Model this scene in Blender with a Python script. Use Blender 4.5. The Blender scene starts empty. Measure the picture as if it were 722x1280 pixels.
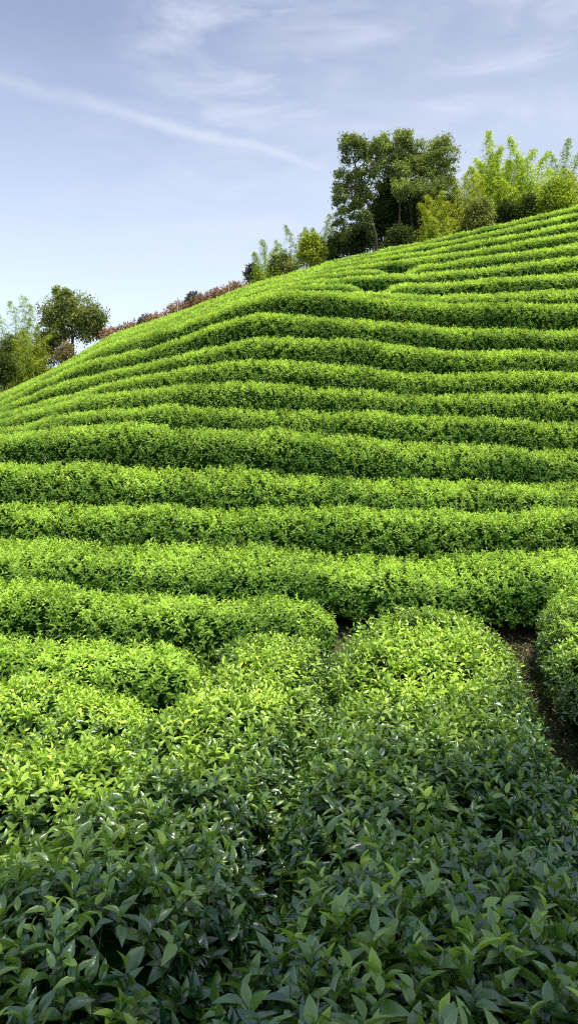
import bpy, math, random
import numpy as np
from mathutils import Vector

rng = np.random.default_rng(7)
random.seed(7)
scene = bpy.context.scene
COL = scene.collection
EYE = 1.95                      # eye height above the near ground
F = 985.0                       # focal length in photo pixels (722 x 1280)
CX, CY = 361.0, 640.0

# ------------------------------------------------------------------ materials
def nt_new(name):
    m = bpy.data.materials.new(name); m.use_nodes = True
    nt = m.node_tree; nt.nodes.clear()
    return m, nt, nt.nodes, nt.links

def leaf_material(name, old, young, trans, rough=0.42, spec=0.45, tfac=0.3, rib=0.0, ior=1.45, patch=0.35, pscale=0.9):
    m, nt, N, L = nt_new(name)
    out = N.new('ShaderNodeOutputMaterial')
    at = N.new('ShaderNodeAttribute'); at.attribute_name = 'tint'
    sep = N.new('ShaderNodeSeparateColor'); L.new(at.outputs['Color'], sep.inputs[0])
    geo = N.new('ShaderNodeNewGeometry')
    no = N.new('ShaderNodeTexNoise'); no.inputs['Scale'].default_value = pscale; no.inputs['Detail'].default_value = 3
    L.new(geo.outputs['Position'], no.inputs['Vector'])
    # youngness pushed about by a large soft patchiness
    ma = N.new('ShaderNodeMath'); ma.operation = 'MULTIPLY_ADD'
    L.new(no.outputs['Fac'], ma.inputs[0]); ma.inputs[1].default_value = patch * 2; 
    mb = N.new('ShaderNodeMath'); mb.operation = 'SUBTRACT'; L.new(sep.outputs[0], mb.inputs[0]); mb.inputs[1].default_value = patch
    L.new(mb.outputs[0], ma.inputs[2]); ma.use_clamp = True
    mix = N.new('ShaderNodeMix'); mix.data_type = 'RGBA'
    mix.inputs[6].default_value = (*old, 1); mix.inputs[7].default_value = (*young, 1)
    L.new(ma.outputs[0], mix.inputs[0])
    # per-leaf value and hue scatter
    hs = N.new('ShaderNodeHueSaturation')
    mr = N.new('ShaderNodeMapRange'); mr.inputs[3].default_value = 0.45; mr.inputs[4].default_value = 1.5
    L.new(sep.outputs[1], mr.inputs[0]); L.new(mr.outputs[0], hs.inputs['Value'])
    mh = N.new('ShaderNodeMapRange'); mh.inputs[3].default_value = 0.515; mh.inputs[4].default_value = 0.485
    L.new(sep.outputs[1], mh.inputs[0]); L.new(mh.outputs[0], hs.inputs['Hue'])
    L.new(mix.outputs[2], hs.inputs['Color'])
    col = hs.outputs[0]
    if rib > 0:
        rr = N.new('ShaderNodeMapRange'); rr.inputs[1].default_value = 0.0; rr.inputs[2].default_value = 0.13
        rr.inputs[3].default_value = rib; rr.inputs[4].default_value = 0.0
        L.new(sep.outputs[2], rr.inputs[0])
        rm = N.new('ShaderNodeMix'); rm.data_type = 'RGBA'
        rm.inputs[7].default_value = (0.16, 0.30, 0.08, 1)
        L.new(rr.outputs[0], rm.inputs[0]); L.new(col, rm.inputs[6]); col = rm.outputs[2]
    p = N.new('ShaderNodeBsdfPrincipled')
    p.inputs['Roughness'].default_value = rough
    p.inputs['Specular IOR Level'].default_value = spec; p.inputs['IOR'].default_value = ior
    L.new(col, p.inputs['Base Color'])
    if rib > 0:      # mature leaves are waxy, new growth is matt; painted-shade leaves shine more too
        sg = N.new('ShaderNodeMapRange'); sg.inputs[1].default_value = 0.18; sg.inputs[2].default_value = 0.62
        sg.inputs[3].default_value = spec; sg.inputs[4].default_value = 0.22
        L.new(ma.outputs[0], sg.inputs[0]); L.new(sg.outputs[0], p.inputs['Specular IOR Level'])
        bn = N.new('ShaderNodeTexNoise'); bn.inputs['Scale'].default_value = 90; bn.inputs['Detail'].default_value = 2
        L.new(geo.outputs['Position'], bn.inputs['Vector'])
        bp = N.new('ShaderNodeBump'); bp.inputs['Strength'].default_value = 0.25; bp.inputs['Distance'].default_value = 0.004
        L.new(bn.outputs['Fac'], bp.inputs['Height']); L.new(bp.outputs[0], p.inputs['Normal'])
    t = N.new('ShaderNodeBsdfTranslucent')
    tm = N.new('ShaderNodeMix'); tm.data_type = 'RGBA'; tm.blend_type = 'MULTIPLY'; tm.inputs[0].default_value = 1
    L.new(col, tm.inputs[6]); tm.inputs[7].default_value = (*trans, 1)
    L.new(tm.outputs[2], t.inputs['Color'])
    ms = N.new('ShaderNodeMixShader'); ms.inputs[0].default_value = tfac
    L.new(p.outputs[0], ms.inputs[1]); L.new(t.outputs[0], ms.inputs[2])
    L.new(ms.outputs[0], out.inputs[0])
    return m

def plain_material(name, c1, c2, scale=8, rough=0.9, bump=0.3, detail=6):
    m, nt, N, L = nt_new(name)
    out = N.new('ShaderNodeOutputMaterial'); p = N.new('ShaderNodeBsdfPrincipled')
    geo = N.new('ShaderNodeNewGeometry')
    no = N.new('ShaderNodeTexNoise'); no.inputs['Scale'].default_value = scale; no.inputs['Detail'].default_value = detail
    L.new(geo.outputs['Position'], no.inputs['Vector'])
    cr = N.new('ShaderNodeValToRGB'); cr.color_ramp.elements[0].position = 0.35; cr.color_ramp.elements[1].position = 0.68
    cr.color_ramp.elements[0].color = (*c1, 1); cr.color_ramp.elements[1].color = (*c2, 1)
    L.new(no.outputs['Fac'], cr.inputs[0]); L.new(cr.outputs[0], p.inputs['Base Color'])
    p.inputs['Roughness'].default_value = rough
    p.inputs['Specular IOR Level'].default_value = 0.2
    b = N.new('ShaderNodeBump'); b.inputs['Strength'].default_value = bump; b.inputs['Distance'].default_value = 0.03
    L.new(no.outputs['Fac'], b.inputs['Height']); L.new(b.outputs[0], p.inputs['Normal'])
    L.new(p.outputs[0], out.inputs[0])
    return m

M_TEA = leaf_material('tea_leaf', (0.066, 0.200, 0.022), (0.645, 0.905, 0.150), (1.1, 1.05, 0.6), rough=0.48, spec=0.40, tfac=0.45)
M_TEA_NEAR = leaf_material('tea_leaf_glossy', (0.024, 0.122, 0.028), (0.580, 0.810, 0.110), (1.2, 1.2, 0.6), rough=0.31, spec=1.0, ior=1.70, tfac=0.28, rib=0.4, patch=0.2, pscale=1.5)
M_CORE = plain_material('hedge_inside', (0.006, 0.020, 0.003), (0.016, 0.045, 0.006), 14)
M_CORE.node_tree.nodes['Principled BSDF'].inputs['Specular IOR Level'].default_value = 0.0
M_TWIG = plain_material('tea_wood', (0.03, 0.022, 0.015), (0.09, 0.07, 0.05), 30)
M_STEM = plain_material('green_stem', (0.05, 0.08, 0.02), (0.10, 0.14, 0.04), 30, rough=0.6)
M_BARK = plain_material('bark', (0.05, 0.042, 0.032), (0.15, 0.125, 0.095), 6)
M_CULM = plain_material('bamboo_culm', (0.10, 0.14, 0.04), (0.22, 0.25, 0.09), 5, rough=0.5)
M_EUC = leaf_material('grey_green_leaf', (0.100, 0.155, 0.065), (0.430, 0.500, 0.140), (1.3, 1.4, 0.6), rough=0.55, spec=0.25, patch=0.25, pscale=0.7)
M_DARK = leaf_material('dark_evergreen_leaf', (0.022, 0.050, 0.014), (0.130, 0.190, 0.032), (1.3, 1.4, 0.6), rough=0.5, spec=0.25, patch=0.25, pscale=0.8)
M_ROUND = leaf_material('olive_leaf', (0.110, 0.155, 0.050), (0.430, 0.470, 0.130), (1.3, 1.4, 0.6), rough=0.5, spec=0.25, patch=0.25, pscale=0.6)
M_BAMB = leaf_material('bamboo_leaf', (0.210, 0.300, 0.045), (0.640, 0.730, 0.110), (1.4, 1.5, 0.6), rough=0.55, spec=0.2, patch=0.25, pscale=0.5, tfac=0.5)
M_PALE = leaf_material('pale_bamboo_leaf', (0.280, 0.370, 0.180), (0.520, 0.610, 0.300), (1.3, 1.4, 0.8), rough=0.55, spec=0.2, patch=0.25, pscale=0.5, tfac=0.5)
M_YELL = leaf_material('yellow_green_leaf', (0.240, 0.320, 0.040), (0.640, 0.700, 0.080), (1.4, 1.4, 0.6), rough=0.55, spec=0.2, patch=0.25, pscale=0.6, tfac=0.4)
M_BROWN = leaf_material('cut_brown_twig', (0.340, 0.200, 0.105), (0.640, 0.440, 0.260), (1.0, 0.9, 0.8), rough=0.9, spec=0.1, patch=0.25, pscale=1.5, tfac=0.1)
M_GREYB = leaf_material('grey_bush_leaf', (0.080, 0.095, 0.075), (0.230, 0.235, 0.190), (1.0, 1.0, 0.9), rough=0.8, spec=0.1, patch=0.25, pscale=1.5, tfac=0.1)
M_WEED = leaf_material('weed_leaf', (0.035, 0.070, 0.015), (0.120, 0.180, 0.030), (1.3, 1.4, 0.6), rough=0.6, spec=0.2)
M_LITTER = leaf_material('dry_leaf', (0.090, 0.062, 0.034), (0.620, 0.500, 0.320), (1.0, 1.0, 0.9), rough=0.85, spec=0.1, tfac=0.1)  # pale end lightened for the heaps that imitate sunlit soil
M_TAN = leaf_material('dry_tan_leaf', (0.220, 0.200, 0.070), (0.480, 0.430, 0.180), (1.0, 0.9, 0.8), rough=0.8, spec=0.1, patch=0.25, pscale=1.5, tfac=0.2)
M_STAKE = plain_material('weathered_pole', (0.45, 0.40, 0.34), (0.62, 0.57, 0.50), 20, rough=0.7)

# soil: brown earth, mossy patches
def soil_material():
    m, nt, N, L = nt_new('soil')
    out = N.new('ShaderNodeOutputMaterial'); p = N.new('ShaderNodeBsdfPrincipled'); geo = N.new('ShaderNodeNewGeometry')
    n1 = N.new('ShaderNodeTexNoise'); n1.inputs['Scale'].default_value = 9; n1.inputs['Detail'].default_value = 8; n1.inputs['Roughness'].default_value = 0.7
    n2 = N.new('ShaderNodeTexNoise'); n2.inputs['Scale'].default_value = 1.3; n2.inputs['Detail'].default_value = 4
    for n in (n1, n2): L.new(geo.outputs['Position'], n.inputs['Vector'])
    c1 = N.new('ShaderNodeValToRGB'); c1.color_ramp.elements[0].color = (0.032, 0.024, 0.016, 1); c1.color_ramp.elements[1].color = (0.16, 0.12, 0.075, 1)
    c1.color_ramp.elements[0].position = 0.3; c1.color_ramp.elements[1].position = 0.72
    L.new(n1.outputs['Fac'], c1.inputs[0])
    mx = N.new('ShaderNodeMix'); mx.data_type = 'RGBA'; mx.inputs[7].default_value = (0.07, 0.085, 0.03, 1)
    mr = N.new('ShaderNodeMapRange'); mr.inputs[1].default_value = 0.52; mr.inputs[2].default_value = 0.68; mr.inputs[4].default_value = 0.7
    L.new(n2.outputs['Fac'], mr.inputs[0]); L.new(mr.outputs[0], mx.inputs[0]); L.new(c1.outputs[0], mx.inputs[6])
    L.new(mx.outputs[2], p.inputs['Base Color']); p.inputs['Roughness'].default_value = 0.95; p.inputs['Specular IOR Level'].default_value = 0.1
    b = N.new('ShaderNodeBump'); b.inputs['Distance'].default_value = 0.04; b.inputs['Strength'].default_value = 0.8
    L.new(n1.outputs['Fac'], b.inputs['Height']); L.new(b.outputs[0], p.inputs['Normal']); L.new(p.outputs[0], out.inputs[0])
    return m
M_SOIL = soil_material()

# ------------------------------------------------------------------ the lie of the land
# crown lines of the tea rows, surveyed as bearing / elevation samples (photo pixels), lowest first
ROWS = {
 1: [(0,737),(90,745),(180,752),(270,757),(360,752),(430,752),(722,752)],
 2: [(0,687),(120,690),(240,694),(360,697),(460,698),(560,695),(640,690),(722,682)],
 3: [(0,635),(180,638),(360,642),(560,642),(722,641)],
 4: [(0,581),(90,583),(180,591),(360,599),(540,608),(631,611),(722,608)],
 5: [(0,550),(57,541),(120,534),(180,534),(360,546),(540,561),(722,571)],
 6: [(0,538),(60,524),(122,513),(180,511),(360,516),(540,522),(722,530)],
 7: [(0,527),(65,507),(110,496),(180,486),(300,481),(360,483),(540,498),(722,493)],
 8: [(0,519),(57,502),(120,486),(180,471),(270,453),(360,454),(450,462),(540,470),(722,467)],
 9: [(0,512),(65,484),(118,468),(180,457),(230,445),(280,432),(320,424),(360,422),(450,428),(540,438),(722,442)],
 10:[(0,505),(42,482),(88,460),(150,443),(180,438),(230,422),(280,402),(317,395),(360,394),(450,401),(540,411),(722,415)],
 11:[(0,499),(60,471),(120,437),(180,419),(230,404),(280,385),(320,370),(360,363),(450,370),(540,380),(722,381)],
}
SKY = [(-200,556),(0,491),(25,479),(60,464),(100,441),(140,414),(180,401),(240,380),(320,349),(420,320),(490,304),(540,294),(631,273),(722,251),(900,208)]
DC = {1:8.5, 2:9.9, 3:11.3, 4:12.5, 5:13.8, 6:15.0, 7:16.1, 8:17.2, 9:18.4, 10:19.8, 11:21.4}
DL = {1:8.5, 2:9.8, 3:11.2, 4:12.6, 5:14.6, 6:16.6, 7:18.7, 8:20.8, 9:22.9, 10:25.0, 11:27.0}
NTOP = 8
TOPC, TOPL = 33.0, 38.5
HH = 0.62                       # hedge height
NEAR_D = [0, 4, 5, 6, 7, 7.6]
NEAR_Z = [-1.37, -1.36, -1.32, -1.27, -1.17, -1.06]

PX = np.arange(-260, 985, 6.0)
U = (PX - CX) / F
def smooth1(a, n):
    k = np.ones(n) / n
    return np.convolve(np.pad(a, n // 2, mode='edge'), k, mode='valid')[:len(a)]
def depth_line(dc, dl):
    t = (CX - PX) / CX
    tl = np.clip(t, 0, 1.72)
    d = dc + (dl - dc) * np.where(tl < 1, tl ** 1.6, 1 + 1.6 * (tl - 1))
    return d
def pix_line(pts, pad=True):
    xs = np.array([p[0] for p in pts], float); ys = np.array([p[1] for p in pts], float)
    y = np.interp(PX, xs, ys)
    # linear continuation past the frame, damped
    sl = (ys[1] - ys[0]) / (xs[1] - xs[0]); m = PX < xs[0]; y[m] = ys[0] + sl * (PX[m] - xs[0]) * 0.8
    sr = (ys[-1] - ys[-2]) / (xs[-1] - xs[-2]); m = PX > xs[-1]; y[m] = ys[-1] + sr * (PX[m] - xs[-1]) * 0.6
    return smooth1(y, 7)
ROWD, ROWZ = {}, {}
for k in ROWS:
    d = depth_line(DC[k], DL[k]); y = pix_line(ROWS[k])
    ROWD[k] = d; ROWZ[k] = (CY - y) / F * d
dt = depth_line(TOPC, TOPL); zt = (CY - pix_line(SKY)) / F * dt
for j in range(1, NTOP + 1):
    f = j / NTOP
    ROWD[11 + j] = ROWD[11] + (dt - ROWD[11]) * f
    # slightly convex rise to the skyline
    ROWZ[11 + j] = ROWZ[11] + (zt - ROWZ[11]) * f + 0.10 * math.sin(f * math.pi)
KMAX = 11 + NTOP
DS = np.arange(0, 90, 0.1)
ZT = np.zeros((len(PX), len(DS)))
for i in range(len(PX)):
    dd = NEAR_D + [ROWD[k][i] for k in range(1, KMAX + 1)]
    zz = NEAR_Z + [ROWZ[k][i] for k in range(1, KMAX + 1)]
    e = dd[-1]; z = zz[-1]
    dd += [e + 2, e + 12, e + 60]; zz += [z - 0.15, z - 0.2, z - 1.5]
    zc = np.interp(DS, dd, zz) - HH + EYE
    ZT[i] = smooth1(zc, 5)
def ground(x, y):
    x = np.asarray(x, float); y = np.asarray(y, float)
    d = np.clip(y, 2.0, 89.8); u = np.clip(x / d, U[0], U[-1] - 1e-6)
    fi = (u - U[0]) / (U[1] - U[0]); i0 = np.clip(fi.astype(int), 0, len(U) - 2); a = fi - i0
    fj = d / 0.1; j0 = np.clip(fj.astype(int), 0, len(DS) - 2); b = fj - j0
    return ((ZT[i0, j0] * (1 - a) + ZT[i0 + 1, j0] * a) * (1 - b) + (ZT[i0, j0 + 1] * (1 - a) + ZT[i0 + 1, j0 + 1] * a) * b)
def at(px, py, d):
    return np.array([(px - CX) / F * d, d, EYE + (CY - py) / F * d])

# ------------------------------------------------------------------ object helpers
def mesh_obj(name, V, Q, mats, parent=None, base=(0, 0, 0), tint=None, midx=None, smooth=False):
    """one mesh object from numpy arrays; Q is (n,4) or (n,3) or a list of such"""
    V = np.asarray(V, np.float32) - np.asarray(base, np.float32)
    Qs = Q if isinstance(Q, list) else [Q]
    Qs = [np.asarray(q, np.int32) for q in Qs if len(q)]
    me = bpy.data.meshes.new(name)
    nl = sum(q.size for q in Qs); nf = sum(len(q) for q in Qs)
    me.vertices.add(len(V)); me.vertices.foreach_set('co', V.ravel())
    me.loops.add(nl); me.polygons.add(nf)
    me.loops.foreach_set('vertex_index', np.concatenate([q.ravel() for q in Qs]))
    tot = np.concatenate([np.full(len(q), q.shape[1], np.int32) for q in Qs])
    st = np.concatenate([[0], np.cumsum(tot)[:-1]]).astype(np.int32)
    me.polygons.foreach_set('loop_start', st)
    for m in mats: me.materials.append(m)
    if midx is not None: me.polygons.foreach_set('material_index', np.asarray(midx, np.int32))
    if tint is not None:
        a = me.attributes.new('tint', 'FLOAT_COLOR', 'POINT')
        c = np.ones((len(V), 4), np.float32); c[:, :3] = tint
        a.data.foreach_set('color', c.ravel())
    me.update(calc_edges=True)
    me.polygons.foreach_set('use_smooth', np.full(nf, bool(smooth)))
    o = bpy.data.objects.new(name, me); COL.objects.link(o)
    if parent is not None: o.parent = parent
    else: o.location = base
    return o

def thing(name, label, cat, base, group=None):
    o = bpy.data.objects.new(name, None); COL.objects.link(o)
    o.location = [float(v) for v in base]; o.empty_display_size = 0.2
    o['label'] = label; o['category'] = cat
    if group: o['group'] = group
    return o

def norm(v):
    return v / np.maximum(np.linalg.norm(v, axis=-1, keepdims=True), 1e-9)

# ------------------------------------------------------------------ leaves
# templates: x along the leaf, y across, z up; third column of T is |across|
def leaf_template(lod, ratio=0.38, fold=0.30, droop=0.30):
    if lod == 0:
        ts = [0.0, 0.10, 0.30, 0.55, 0.80, 1.0]; ws = [0.03, 0.24, 0.50, 0.51, 0.29, 0.010]
        V = []; A = []
        for t, w in zip(ts, ws):
            hw = w * ratio
            for s in (-1, 0, 1):
                V.append((t, s * hw, abs(s) * hw * fold * 2 - droop * t * t)); A.append(abs(s))
        Q = []
        for i in range(len(ts) - 1):
            a = i * 3
            Q += [(a, a + 3, a + 4, a + 1), (a + 1, a + 4, a + 5, a + 2)]
        return np.array(V), np.array(A, float), np.array(Q)
    if lod == 1:
        hw = ratio * 0.5
        V = [(0, 0, 0), (0.45, -hw, hw * fold * 2 - droop * .2), (0.5, 0, -droop * .25), (0.45, hw, hw * fold * 2 - droop * .2), (1, 0, -droop)]
        return np.array(V), np.array([0, 1, 0, 1, 0.5]), np.array([(0, 1, 4, 2), (0, 2, 4, 3)])
    hw = ratio * 0.5
    V = [(0, 0, 0), (0.45, -hw, 0), (1, 0, -droop), (0.45, hw, 0)]
    return np.array(V), np.array([0.3, 1, .5, 1]), np.array([(0, 1, 2, 3)])

def leaves_mesh(P, D, Nn, S, T, lod, ratio=0.41, fold=0.3, droop=0.30):
    """P base points, D leaf direction, Nn approx face normal, S length, T (young, rnd) -> V,Q,tint"""
    tv, ta, tq = leaf_template(lod, ratio, fold, droop)
    n = len(P)
    X = norm(D); Y = norm(np.cross(Nn, X)); Z = np.cross(X, Y)
    V = P[:, None, :] + S[:, None, None] * (tv[None, :, 0:1] * X[:, None, :] + tv[None, :, 1:2] * Y[:, None, :] + tv[None, :, 2:3] * Z[:, None, :])
    Q = tq[None] + (np.arange(n) * len(tv))[:, None, None]
    C = np.empty((n, len(tv), 3), np.float32)
    C[:, :, 0] = T[:, 0:1]; C[:, :, 1] = T[:, 1:2]; C[:, :, 2] = ta[None]
    return V.reshape(-1, 3), Q.reshape(-1, tq.shape[1]), C.reshape(-1, 3)

def shoots(P, A, L, young, per, lod, leaf_len, spread=1.0, rg=rng):
    """leafy tea shoots: stem axis A of length L, 'per' leaves spiralled up it, upright at the tip"""
    n = len(P)
    h = norm(np.cross(A, np.array([0.31, 0.87, 0.11]))); k = np.cross(A, h)
    ph0 = rg.uniform(0, 6.28, n)
    allP, allD, allN, allS, allT = [], [], [], [], []
    base_r = rg.uniform(0, 1, n)
    for j in range(per):
        f = (j + 0.5) / per
        az = ph0 + 2.4 * j + rg.normal(0, .35, n)
        el = np.radians(np.clip(78 - 58 * f + rg.normal(0, 14, n), 8, 110)) * spread     # angle from the axis
        out = np.cos(az)[:, None] * h + np.sin(az)[:, None] * k
        D = np.cos(el)[:, None] * A + np.sin(el)[:, None] * out
        Nn = np.sin(el)[:, None] * A - np.cos(el)[:, None] * out + rg.normal(0, .25, (n, 3))
        allP.append(P + A * (L * (0.25 + 0.75 * f))[:, None]); allD.append(D); allN.append(Nn)
        allS.append(leaf_len * (1.12 - 0.55 * f ** 2) * rg.uniform(0.75, 1.2, n))
        yy = np.clip(young * (0.45 + 0.8 * f) + rg.normal(0, .10, n), 0, 1)
        allT.append(np.stack([yy, np.clip(base_r * .4 + rg.uniform(0, 1, n) * .6, 0, 1)], 1))
    return [np.concatenate(a) for a in (allP, allD, allN, allS, allT)]

def tube(points, radii, sides=6):
    P = np.asarray(points, float); n = len(P)
    tan = np.gradient(P, axis=0); tan = norm(tan)
    ref = np.array([0.13, 0.97, 0.2]) if abs(tan[0][2]) > .7 else np.array([0, 0, 1.0])
    a = norm(np.cross(tan, ref)); b = np.cross(tan, a)
    an = np.arange(sides) / sides * 2 * math.pi
    V = P[:, None] + np.asarray(radii)[:, None, None] * (np.cos(an)[None, :, None] * a[:, None] + np.sin(an)[None, :, None] * b[:, None])
    Q = []
    for i in range(n - 1):
        for s in range(sides):
            t = (s + 1) % sides
            Q.append((i * sides + s, i * sides + t, (i + 1) * sides + t, (i + 1) * sides + s))
    return V.reshape(-1, 3), np.array(Q)

class MB:
    def __init__(s): s.V = []; s.Q = []; s.n = 0
    def add(s, V, Q): s.V.append(V); s.Q.append(Q + s.n); s.n += len(V)
    def build(s, name, mat, parent=None, base=(0, 0, 0), smooth=True):
        return mesh_obj(name, np.concatenate(s.V), np.concatenate(s.Q), [mat], parent, base, smooth=smooth)

# ------------------------------------------------------------------ tea hedges
def wob(s, t, seed):
    """soft lumpiness over a hedge surface"""
    a = seed * 1.7
    return (np.sin(s * 2.1 + a + t) * .35 + np.sin(s * 4.7 + 2.3 * a + 2 * t) * .3 + np.sin(s * 9.3 + a * 3.1 - 3 * t) * .2 + np.sin(s * 17 + a + 5 * t) * .12)

def section(th, w, h, skirt):
    c, s = np.cos(th), np.sin(th)
    lat = w * np.sign(c) * np.abs(c) ** 0.66
    up = skirt + (h - skirt) * np.sign(s) * np.abs(s) ** 0.58
    return lat, up

def hedge(label, spine, w, dens, per, leaf_len, lod, young, group, seed, mat=M_TEA, h=HH, twigs=False,
          sink=0.10, spread=1.0, brx=None, lump=0.05, shade_tint=None, thmin=-.35, gaps=(), stems=False, shoot_len=0.10, ends=True, back=0.55, nearboost=None):
    """spine: (n,2) plan polyline running left to right (or away); cross-section stands on the ground"""
    rg = np.random.default_rng(seed * 31 + 5)
    sp = np.asarray(spine, float)
    seg = np.linalg.norm(np.diff(sp, axis=0), axis=1); S = np.concatenate([[0], np.cumsum(seg)]); Ltot = S[-1]
    def frame(s):
        x = np.interp(s, S, sp[:, 0]); y = np.interp(s, S, sp[:, 1])
        e = 0.15
        tx = np.interp(np.minimum(s + e, Ltot), S, sp[:, 0]) - np.interp(np.maximum(s - e, 0), S, sp[:, 0])
        ty = np.interp(np.minimum(s + e, Ltot), S, sp[:, 1]) - np.interp(np.maximum(s - e, 0), S, sp[:, 1])
        l = np.hypot(tx, ty); tx /= l; ty /= l
        return x, y, tx, ty
    def surf(s, th, scale=1.0):
        x, y, tx, ty = frame(s)
        ev = 1.0 if ends else .5
        wv = w * (1 + ev * .10 * np.sin(s * .9 + seed) + ev * .05 * np.sin(s * 2.3 + 2 * seed))
        hv = h * (1 + ev * .06 * np.sin(s * 1.3 + seed * 2) + ev * .04 * np.sin(s * 3.1 + seed))
        if ends:
            e = np.clip(np.minimum(s, Ltot - s) / (w * 1.0), 0, 1); e = np.sqrt(np.clip(1 - (1 - e) ** 2, 0.0, 1))
            wv = wv * (0.25 + .75 * e); hv = hv * (0.55 + .45 * e)
        for g0, gr, gdep in gaps:
            hv = hv * (1 - gdep * np.exp(-((s - g0) / gr) ** 2))
        lat, up = section(th, wv * scale, hv * (1 - (1 - scale) * .8), h * sink * 2)
        b = wob(s, th, seed) * lump
        lat = lat + np.cos(th) * b; up = up + np.sin(th) * b
        # front of the section is toward the viewer/downhill: lateral axis = right-hand normal of the run
        nx, ny = ty, -tx
        X = x + nx * lat; Y = y + ny * lat
        g0 = ground(x, y); g1 = ground(X, Y)
        Z = g0 + (g1 - g0) * 0.6 + up
        return np.stack([X, Y, Z], -1), (nx, ny)
    # leaf shoots over the surface
    per_m = (2 * w + 1.4 * h) 
    n = int(Ltot * per_m * dens)
    s = rg.uniform(0, Ltot, n)
    tg = np.linspace(thmin, math.pi, 400); la_, up_ = section(tg, w, h, h * sink * 2)      # even spread along the girth
    ar = np.concatenate([[0], np.cumsum(np.hypot(np.diff(la_), np.diff(up_)))])
    gv = rg.uniform(0, ar[-1], n)
    if lod == 0:            # shoots gather in tufts on the twigs, with dark hollows between
        nc = max(4, int(n / 11)); cs, cg = rg.uniform(0, Ltot, nc), rg.uniform(0, ar[-1], nc)
        pick = rg.integers(0, nc, n); tuft = rg.uniform(0, 1, n) < .58
        s = np.where(tuft, np.clip(cs[pick] + rg.normal(0, .050, n), 0, Ltot), s)
        gv = np.where(tuft, np.clip(cg[pick] + rg.normal(0, .050, n), 0, ar[-1]), gv)
    th = np.interp(gv, ar, tg)
    keep = (th < 1.9) | (rg.uniform(0, 1, n) < back)
    for g0, gr, gdep in gaps: keep &= (np.abs(s - g0) > gr * .75) | (rg.uniform(0, 1, n) < .25)
    s, th = s[keep], th[keep]; n = len(s)
    P, (nx, ny) = surf(s, th, 1.0)
    dep = rg.exponential(0.035, n)
    on = np.stack([nx * np.cos(th), ny * np.cos(th), np.maximum(np.sin(th), -.2)], -1); on = norm(on)
    P = P - on * (dep + shoot_len * .6)[:, None]
    A = norm(on * 0.75 + np.array([0, 0, .75]) + rg.normal(0, .30, (n, 3)))
    yv = young * (0.24 + 0.76 * np.clip(np.sin(th), 0, 1) ** 1.4) * np.clip(1 - dep * 5, .3, 1) * (1 + rg.normal(0, .18, n))  # new shoots on top; lower sides also tinted darker to paint in shade
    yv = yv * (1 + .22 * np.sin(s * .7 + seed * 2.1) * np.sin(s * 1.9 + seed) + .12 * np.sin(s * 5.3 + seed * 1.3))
    if shade_tint is not None:      # painted shade: leaf tint darkens on the near side of the shadow line
        yv = yv * np.interp(P[:, 1] - .69 * P[:, 0], shade_tint[0], shade_tint[1])
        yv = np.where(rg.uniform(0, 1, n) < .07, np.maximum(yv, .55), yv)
    Ls = shoot_len * rg.uniform(.6, 1.35, n)
    ln = leaf_len
    p, d, nn, sz, t = shoots(P, A, Ls, yv, per, lod, ln, spread, rg=rg)
    if lod == 0: sz = sz * np.interp(p[:, 1], (1.5, 3.2, 5.5), (1.42, 1.14, .82)); nn = nn + rg.normal(0, .22, nn.shape)
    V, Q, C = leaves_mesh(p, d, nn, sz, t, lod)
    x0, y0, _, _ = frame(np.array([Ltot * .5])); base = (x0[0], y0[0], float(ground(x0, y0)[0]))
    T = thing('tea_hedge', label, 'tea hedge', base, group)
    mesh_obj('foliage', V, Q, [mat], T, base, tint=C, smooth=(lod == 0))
    # solid inner body, coloured near-black to stand in for shade between leaves
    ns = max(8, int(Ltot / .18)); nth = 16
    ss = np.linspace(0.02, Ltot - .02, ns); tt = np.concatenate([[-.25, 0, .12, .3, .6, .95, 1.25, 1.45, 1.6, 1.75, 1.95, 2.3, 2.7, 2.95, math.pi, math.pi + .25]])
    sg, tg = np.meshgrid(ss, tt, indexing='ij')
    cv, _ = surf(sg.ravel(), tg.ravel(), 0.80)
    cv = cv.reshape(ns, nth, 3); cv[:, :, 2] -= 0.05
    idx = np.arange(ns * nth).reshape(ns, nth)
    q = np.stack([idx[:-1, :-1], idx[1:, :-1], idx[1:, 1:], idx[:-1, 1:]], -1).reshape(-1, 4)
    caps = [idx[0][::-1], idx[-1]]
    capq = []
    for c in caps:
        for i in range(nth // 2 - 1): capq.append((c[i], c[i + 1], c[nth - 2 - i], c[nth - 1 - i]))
    mesh_obj('shade_core', cv.reshape(-1, 3), np.concatenate([q, np.array(capq)]), [M_CORE], T, base, smooth=True)
    if twigs and brx:
        for i in range(18):
            xx = rg.uniform(*brx); s0 = float(np.interp(xx, sp[:, 0], S)) if sp[-1, 0] > sp[0, 0] else Ltot * rg.uniform(.1, .9)
            x, y, tx, ty = [float(v[0]) for v in frame(np.array([s0]))]
            la = rg.uniform(-.1, .8) * w; bx, by = x + ty * la * .5, y - tx * la * .5
            ex, ey = x + ty * la, y - tx * la
            z0 = float(ground(bx, by))
            mid = np.array([(bx + ex) / 2 + rg.normal(0, .03), (by + ey) / 2 + rg.normal(0, .03), z0 + h * .3])
            V, Q = tube([(bx, by, z0 - .03), mid, (ex + rg.normal(0, .04), ey + rg.normal(0, .04), z0 + h * .72)], [.013, .010, .005], 5)
            mesh_obj('branch', V, Q, [M_TWIG], T, base, smooth=True)
    if stems:
        k = rg.choice(n, min(n, 4200), replace=False)
        mb = MB()
        for i in k:
            a = P[i] - A[i] * .10; b = P[i] + A[i] * Ls[i] * .98
            m_ = (a + b) / 2 + rg.normal(0, .006, 3)
            mb.add(*tube([a, m_, b], [.0022, .0019, .0012], 4))
        mb.build('stems', M_STEM, T, base)
    return T

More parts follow.
